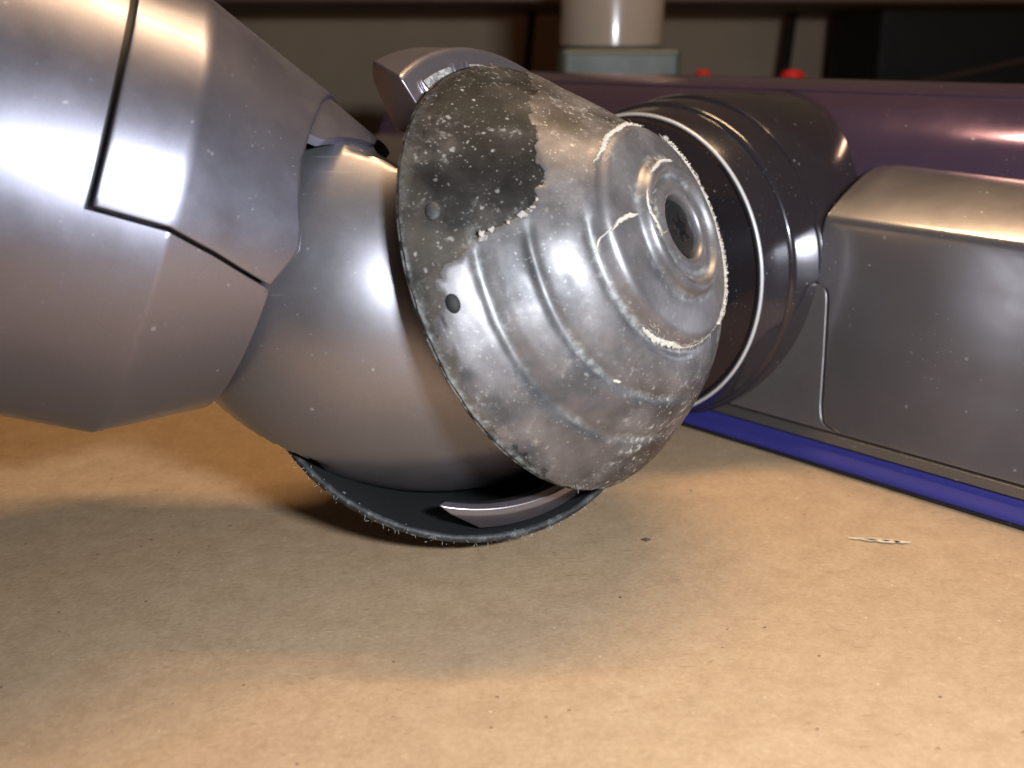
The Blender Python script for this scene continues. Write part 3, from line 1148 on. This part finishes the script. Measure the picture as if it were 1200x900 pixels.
ring_lint(lint, 7.6, 9.0, 138, 184, 30, 0.022, 0.12, 0.9, 0.15)
o = sub(link('lint', lint.v, lint.f, M_LINT, sharp=0), w1)
o['kind'] = 'stuff'

# torn film along the peeled edge: curled flakes
flakes = Bag()
def flake(rho, fd, size, curl):
    p = wp(rho, fd, 0.1)
    f = math.radians(fd)
    d = A1 * math.cos(f) + B1 * math.sin(f)
    e = -A1 * math.sin(f) + B1 * math.cos(f)
    nn = nrm(N1 * 0.7 + d * 0.65)
    a = random.uniform(0, 6.28)
    x = nrm(e * math.cos(a) + nrm(np.cross(e, nn)) * math.sin(a))
    y = np.cross(nn, x)
    R_, C_ = 4, 4
    V = []
    for i in range(R_ + 1):
        for k in range(C_ + 1):
            uu, vv = i / R_, k / C_ - 0.5
            wv = size * (0.9 - 0.5 * uu) * (0.7 + 0.5 * random.random())
            V.append(p + x * size * uu * math.cos(curl * uu) + y * vv * wv + nn * (size * uu * math.sin(curl * uu) * 0.8 + 0.1 * random.random()))
    Fc = [(i * 5 + k, i * 5 + k + 1, i * 5 + k + 6, i * 5 + k + 5) for i in range(R_) for k in range(C_)]
    flakes.add((V, Fc))


for (rho, fd, s) in ((25.2, 164.2, 1.3), (24.9, 163.8, 1.0), (24.5, 163.2, 0.8), (22.9, 161.5, 0.6), (21.9, 159.8, 0.9), (21.6, 159.2, 0.7), (21.3, 158.4, 0.9), (20.9, 157.4, 0.7), (20.6, 156.2, 0.8), (20.2, 154.5, 0.5)):
    flake(rho, fd, s, random.uniform(0.4, 1.0))
fo = sub(solid(link('film_flake', flakes.v, flakes.f, M_FLAKE, sharp=0), 0.08), w1)
fo['kind'] = 'stuff'


def rim_fuzz(c, n, f0, f1, count, lmin, lmax, name, parent, rho=31.0):
    A, B, N = frame(n)
    bag = Bag()
    for _ in range(count):
        f = math.radians(random.uniform(f0, f1))
        d = A * math.cos(f) + B * math.sin(f)
        e = -A * math.sin(f) + B * math.cos(f)
        rr_ = rho - random.random() ** 2 * 1.2
        p = c + d * rr_ + N * (random.uniform(-0.6, 1.5))
        L = random.uniform(lmin, lmax) * (2.0 if random.random() < 0.06 else 1)
        dirv = nrm(d * random.uniform(0.4, 1) + e * random.uniform(-1, 1) + N * random.uniform(-0.5, 0.7))
        pts = []
        bend = np.array([random.uniform(-.5, .5) for _ in range(3)])
        for k in range(4):
            x = k / 3
            pts.append(p + dirv * L * x + bend * L * x * x)
        bag.add(tube(pts, [0.04, 0.035, 0.03, 0.015], 4))
    o = sub(link(name, bag.v, bag.f, M_FLUFF, sharp=0), parent)
    o['kind'] = 'stuff'


rim_fuzz(C1, N1, -120, 50, 200, 0.12, 0.5, 'fluff', w1, 30.8)
rim_fuzz(C2, N2, -140, 10, 260, 0.12, 0.55, 'fluff', w2, 31.0)

# ------------------------------------------------------------------ marks and crumbs on the cardboard
# a torn scuff lying right of the wheels
V, Fc = [], []
sx = [(-4.6, 0.15), (-3.6, 0.55), (-3.0, 0.4), (-2.2, 0.9), (-1.4, 1.2), (-0.6, 1.05), (0.2, 1.5), (1.0, 1.1), (1.7, 1.3), (2.4, 0.8), (3.1, 0.9), (3.8, 0.4), (4.6, 0.1)]
cen = np.array([55.3, 145.8, 0.0])
dv = nrm([1, -0.18, 0])
pv = np.array([-dv[1], dv[0], 0])
for (x, wd_) in sx:
    jj = random.uniform(-0.12, 0.12)
    V += [cen + dv * x + pv * (wd_ * 0.5 + jj) + np.array([0, 0, 0.02]), cen + dv * x + pv * jj + np.array([0, 0, 0.14]), cen + dv * x + pv * (-wd_ * 0.5 + jj) + np.array([0, 0, 0.02])]
for i in range(len(sx) - 1):
    for k in range(2):
        Fc.append((i * 3 + k, (i + 1) * 3 + k, (i + 1) * 3 + k + 1, i * 3 + k + 1))
scf = link('torn_scuff', V, Fc, M_CORE, sharp=0)
scf.parent = cardboard
dk = Bag()
for (x0, x1) in ((-2.2, -0.2), (0.3, 1.6), (2.0, 3.0)):
    dk.add(tube([cen + dv * x0 + pv * -0.1 + np.array([0, 0, 0.10]), cen + dv * (x0 + x1) / 2 + pv * -0.25 + np.array([0, 0, 0.12]), cen + dv * x1 + pv * -0.15 + np.array([0, 0, 0.08])], [0.06, 0.13, 0.05], 6))
link('scuff_slit', dk.v, dk.f, M_BLACK).parent = scf

crumbs = Bag()
for _ in range(60):
    x = random.uniform(-75, 75)
    y = random.uniform(80, 175)
    z = 0.05
    r_ = random.uniform(0.03, 0.09)
    L = random.uniform(0.1, 0.5)
    a = random.uniform(0, math.pi)
    crumbs.add(tube([(x, y, z), (x + L * 0.5 * math.cos(a), y + L * 0.5 * math.sin(a), z + 0.08), (x + L * math.cos(a), y + L * math.sin(a), z)], [r_ * 0.5, r_, r_ * 0.5], 5))
m, nt, b = mat('dark_crumb')
b.inputs['Base Color'].default_value = (0.09, 0.06, 0.045, 1)
o = link('crumbs', crumbs.v, crumbs.f, m)
tag(o, 'tiny dark crumbs scattered over the cardboard', None, 'stuff')
chip = link('brown_chip', *tube([(19.6, 146.2, -0.05), (20.2, 146.0, 0.0), (20.9, 146.1, -0.05)], [0.12, 0.32, 0.12], 8), m)
tag(chip, 'small brown chip on the cardboard just right of the wheels', 'chip')

# ------------------------------------------------------------------ things at the back of the bench
M_WHITE = plastic('milky_plastic', (0.40, 0.34, 0.29), 0.0, 0.22, 0.3, 0.05)
M_TUB = plastic('grey_green_plastic', (0.085, 0.105, 0.095), 0.0, 0.45, 0.1, 0.1)
M_RED = plastic('red_plastic', (0.55, 0.018, 0.012), 0.0, 0.4, 0.1, 0.0)
M_BROWN = plastic('dark_brown_wood', (0.07, 0.045, 0.035), 0.0, 0.6, 0.0, 0.0)

tb = bevel(link('plastic_tub', *box(16.5, 57, 375, 415, -3.9, 69.5), M_TUB), 2.0, 3)
tag(tb, 'grey green plastic tub at the back of the bench carrying a pale bottle', 'tub')
bo = link('bottle', *lathe([(0, 69.8), (16.8, 69.8), (18, 70.8), (18, 120), (15, 128), (9, 132), (9, 140), (0, 140)], (35, 394, 0), (0, 0, 1), 64), M_WHITE, sharp=35)
tag(bo, 'milky white bottle standing on the grey green tub in the background', 'bottle')
rk = empty('tool_stand', (100, 410, -4))
tag(rk, 'low dark stand with two round red caps showing over the vacuum head', 'stand')
for (x, d, r_) in ((68.8, 400, 2.9), (101.1, 400, 4.3)):
    o = link('post', *lathe([(0, -3.9), (1.6, -3.9), (1.6, 57), (0, 57)], (x, d, 0), (0, 0, 1), 20), M_BROWN, sharp=35)
    o.parent = rk
    o.matrix_parent_inverse = Matrix.Translation(-Vector((100, 410, -4)) * MM)
    c_ = link('red_cap', *lathe([(r_ * .9, 56), (r_, 57.5), (r_, 60.0), (r_ * 0.8, 61.6), (r_ * 0.4, 62.2), (0, 62.4)], (x, d, 0), (0, 0, 1), 24), M_RED, sharp=40)
    c_.parent = rk
    c_.matrix_parent_inverse = Matrix.Translation(-Vector((100, 410, -4)) * MM)
o = link('crossbar', *tube([(68.8, 400, 57.2), (101.1, 400, 57.2)], 1.2, 8), M_RED)
o.parent = rk
o.matrix_parent_inverse = Matrix.Translation(-Vector((100, 410, -4)) * MM)

bx_ = bevel(link('black_box', *box(170, 420, 520, 600, -3.9, 130), M_BLACK), 3, 3)
tag(bx_, 'black box standing at the right of the background', 'box')
cb = link('slack_cable', *tube([(170 + i * 22, 505 + 3 * math.sin(i), 52 + 0.14 * (i * 22) + 0.0011 * (i * 10) ** 2 * 4) for i in range(9)], 1.2, 8), M_BROWN)
tag(cb, 'thin cable slanting across the front of the black box', 'cable')
for (x0, x1, z0, nm_) in ((14.5, 4.0, 100, 'black cord hanging to the left of the pale bottle'), (151, 143, 100, 'black cord hanging between the tub and the black box')):
    o = link('hanging_cord', *tube([(x0 * 1.0 + (x1 - x0) * i / 8 + math.sin(i * 0.7) * 0.8, 598 - i, 150 - i * 19) for i in range(9)], 2.3, 10), M_BLACK)
    tag(o, nm_, 'cord', None, 'cords hanging behind the bench')
sh = bevel(link('shelf', *box(-700, 700, 452, 638, 86.6, 106), M_BROWN), 1.0, 2)
tag(sh, 'dark brown shelf running along the wall above the bench', 'shelf')
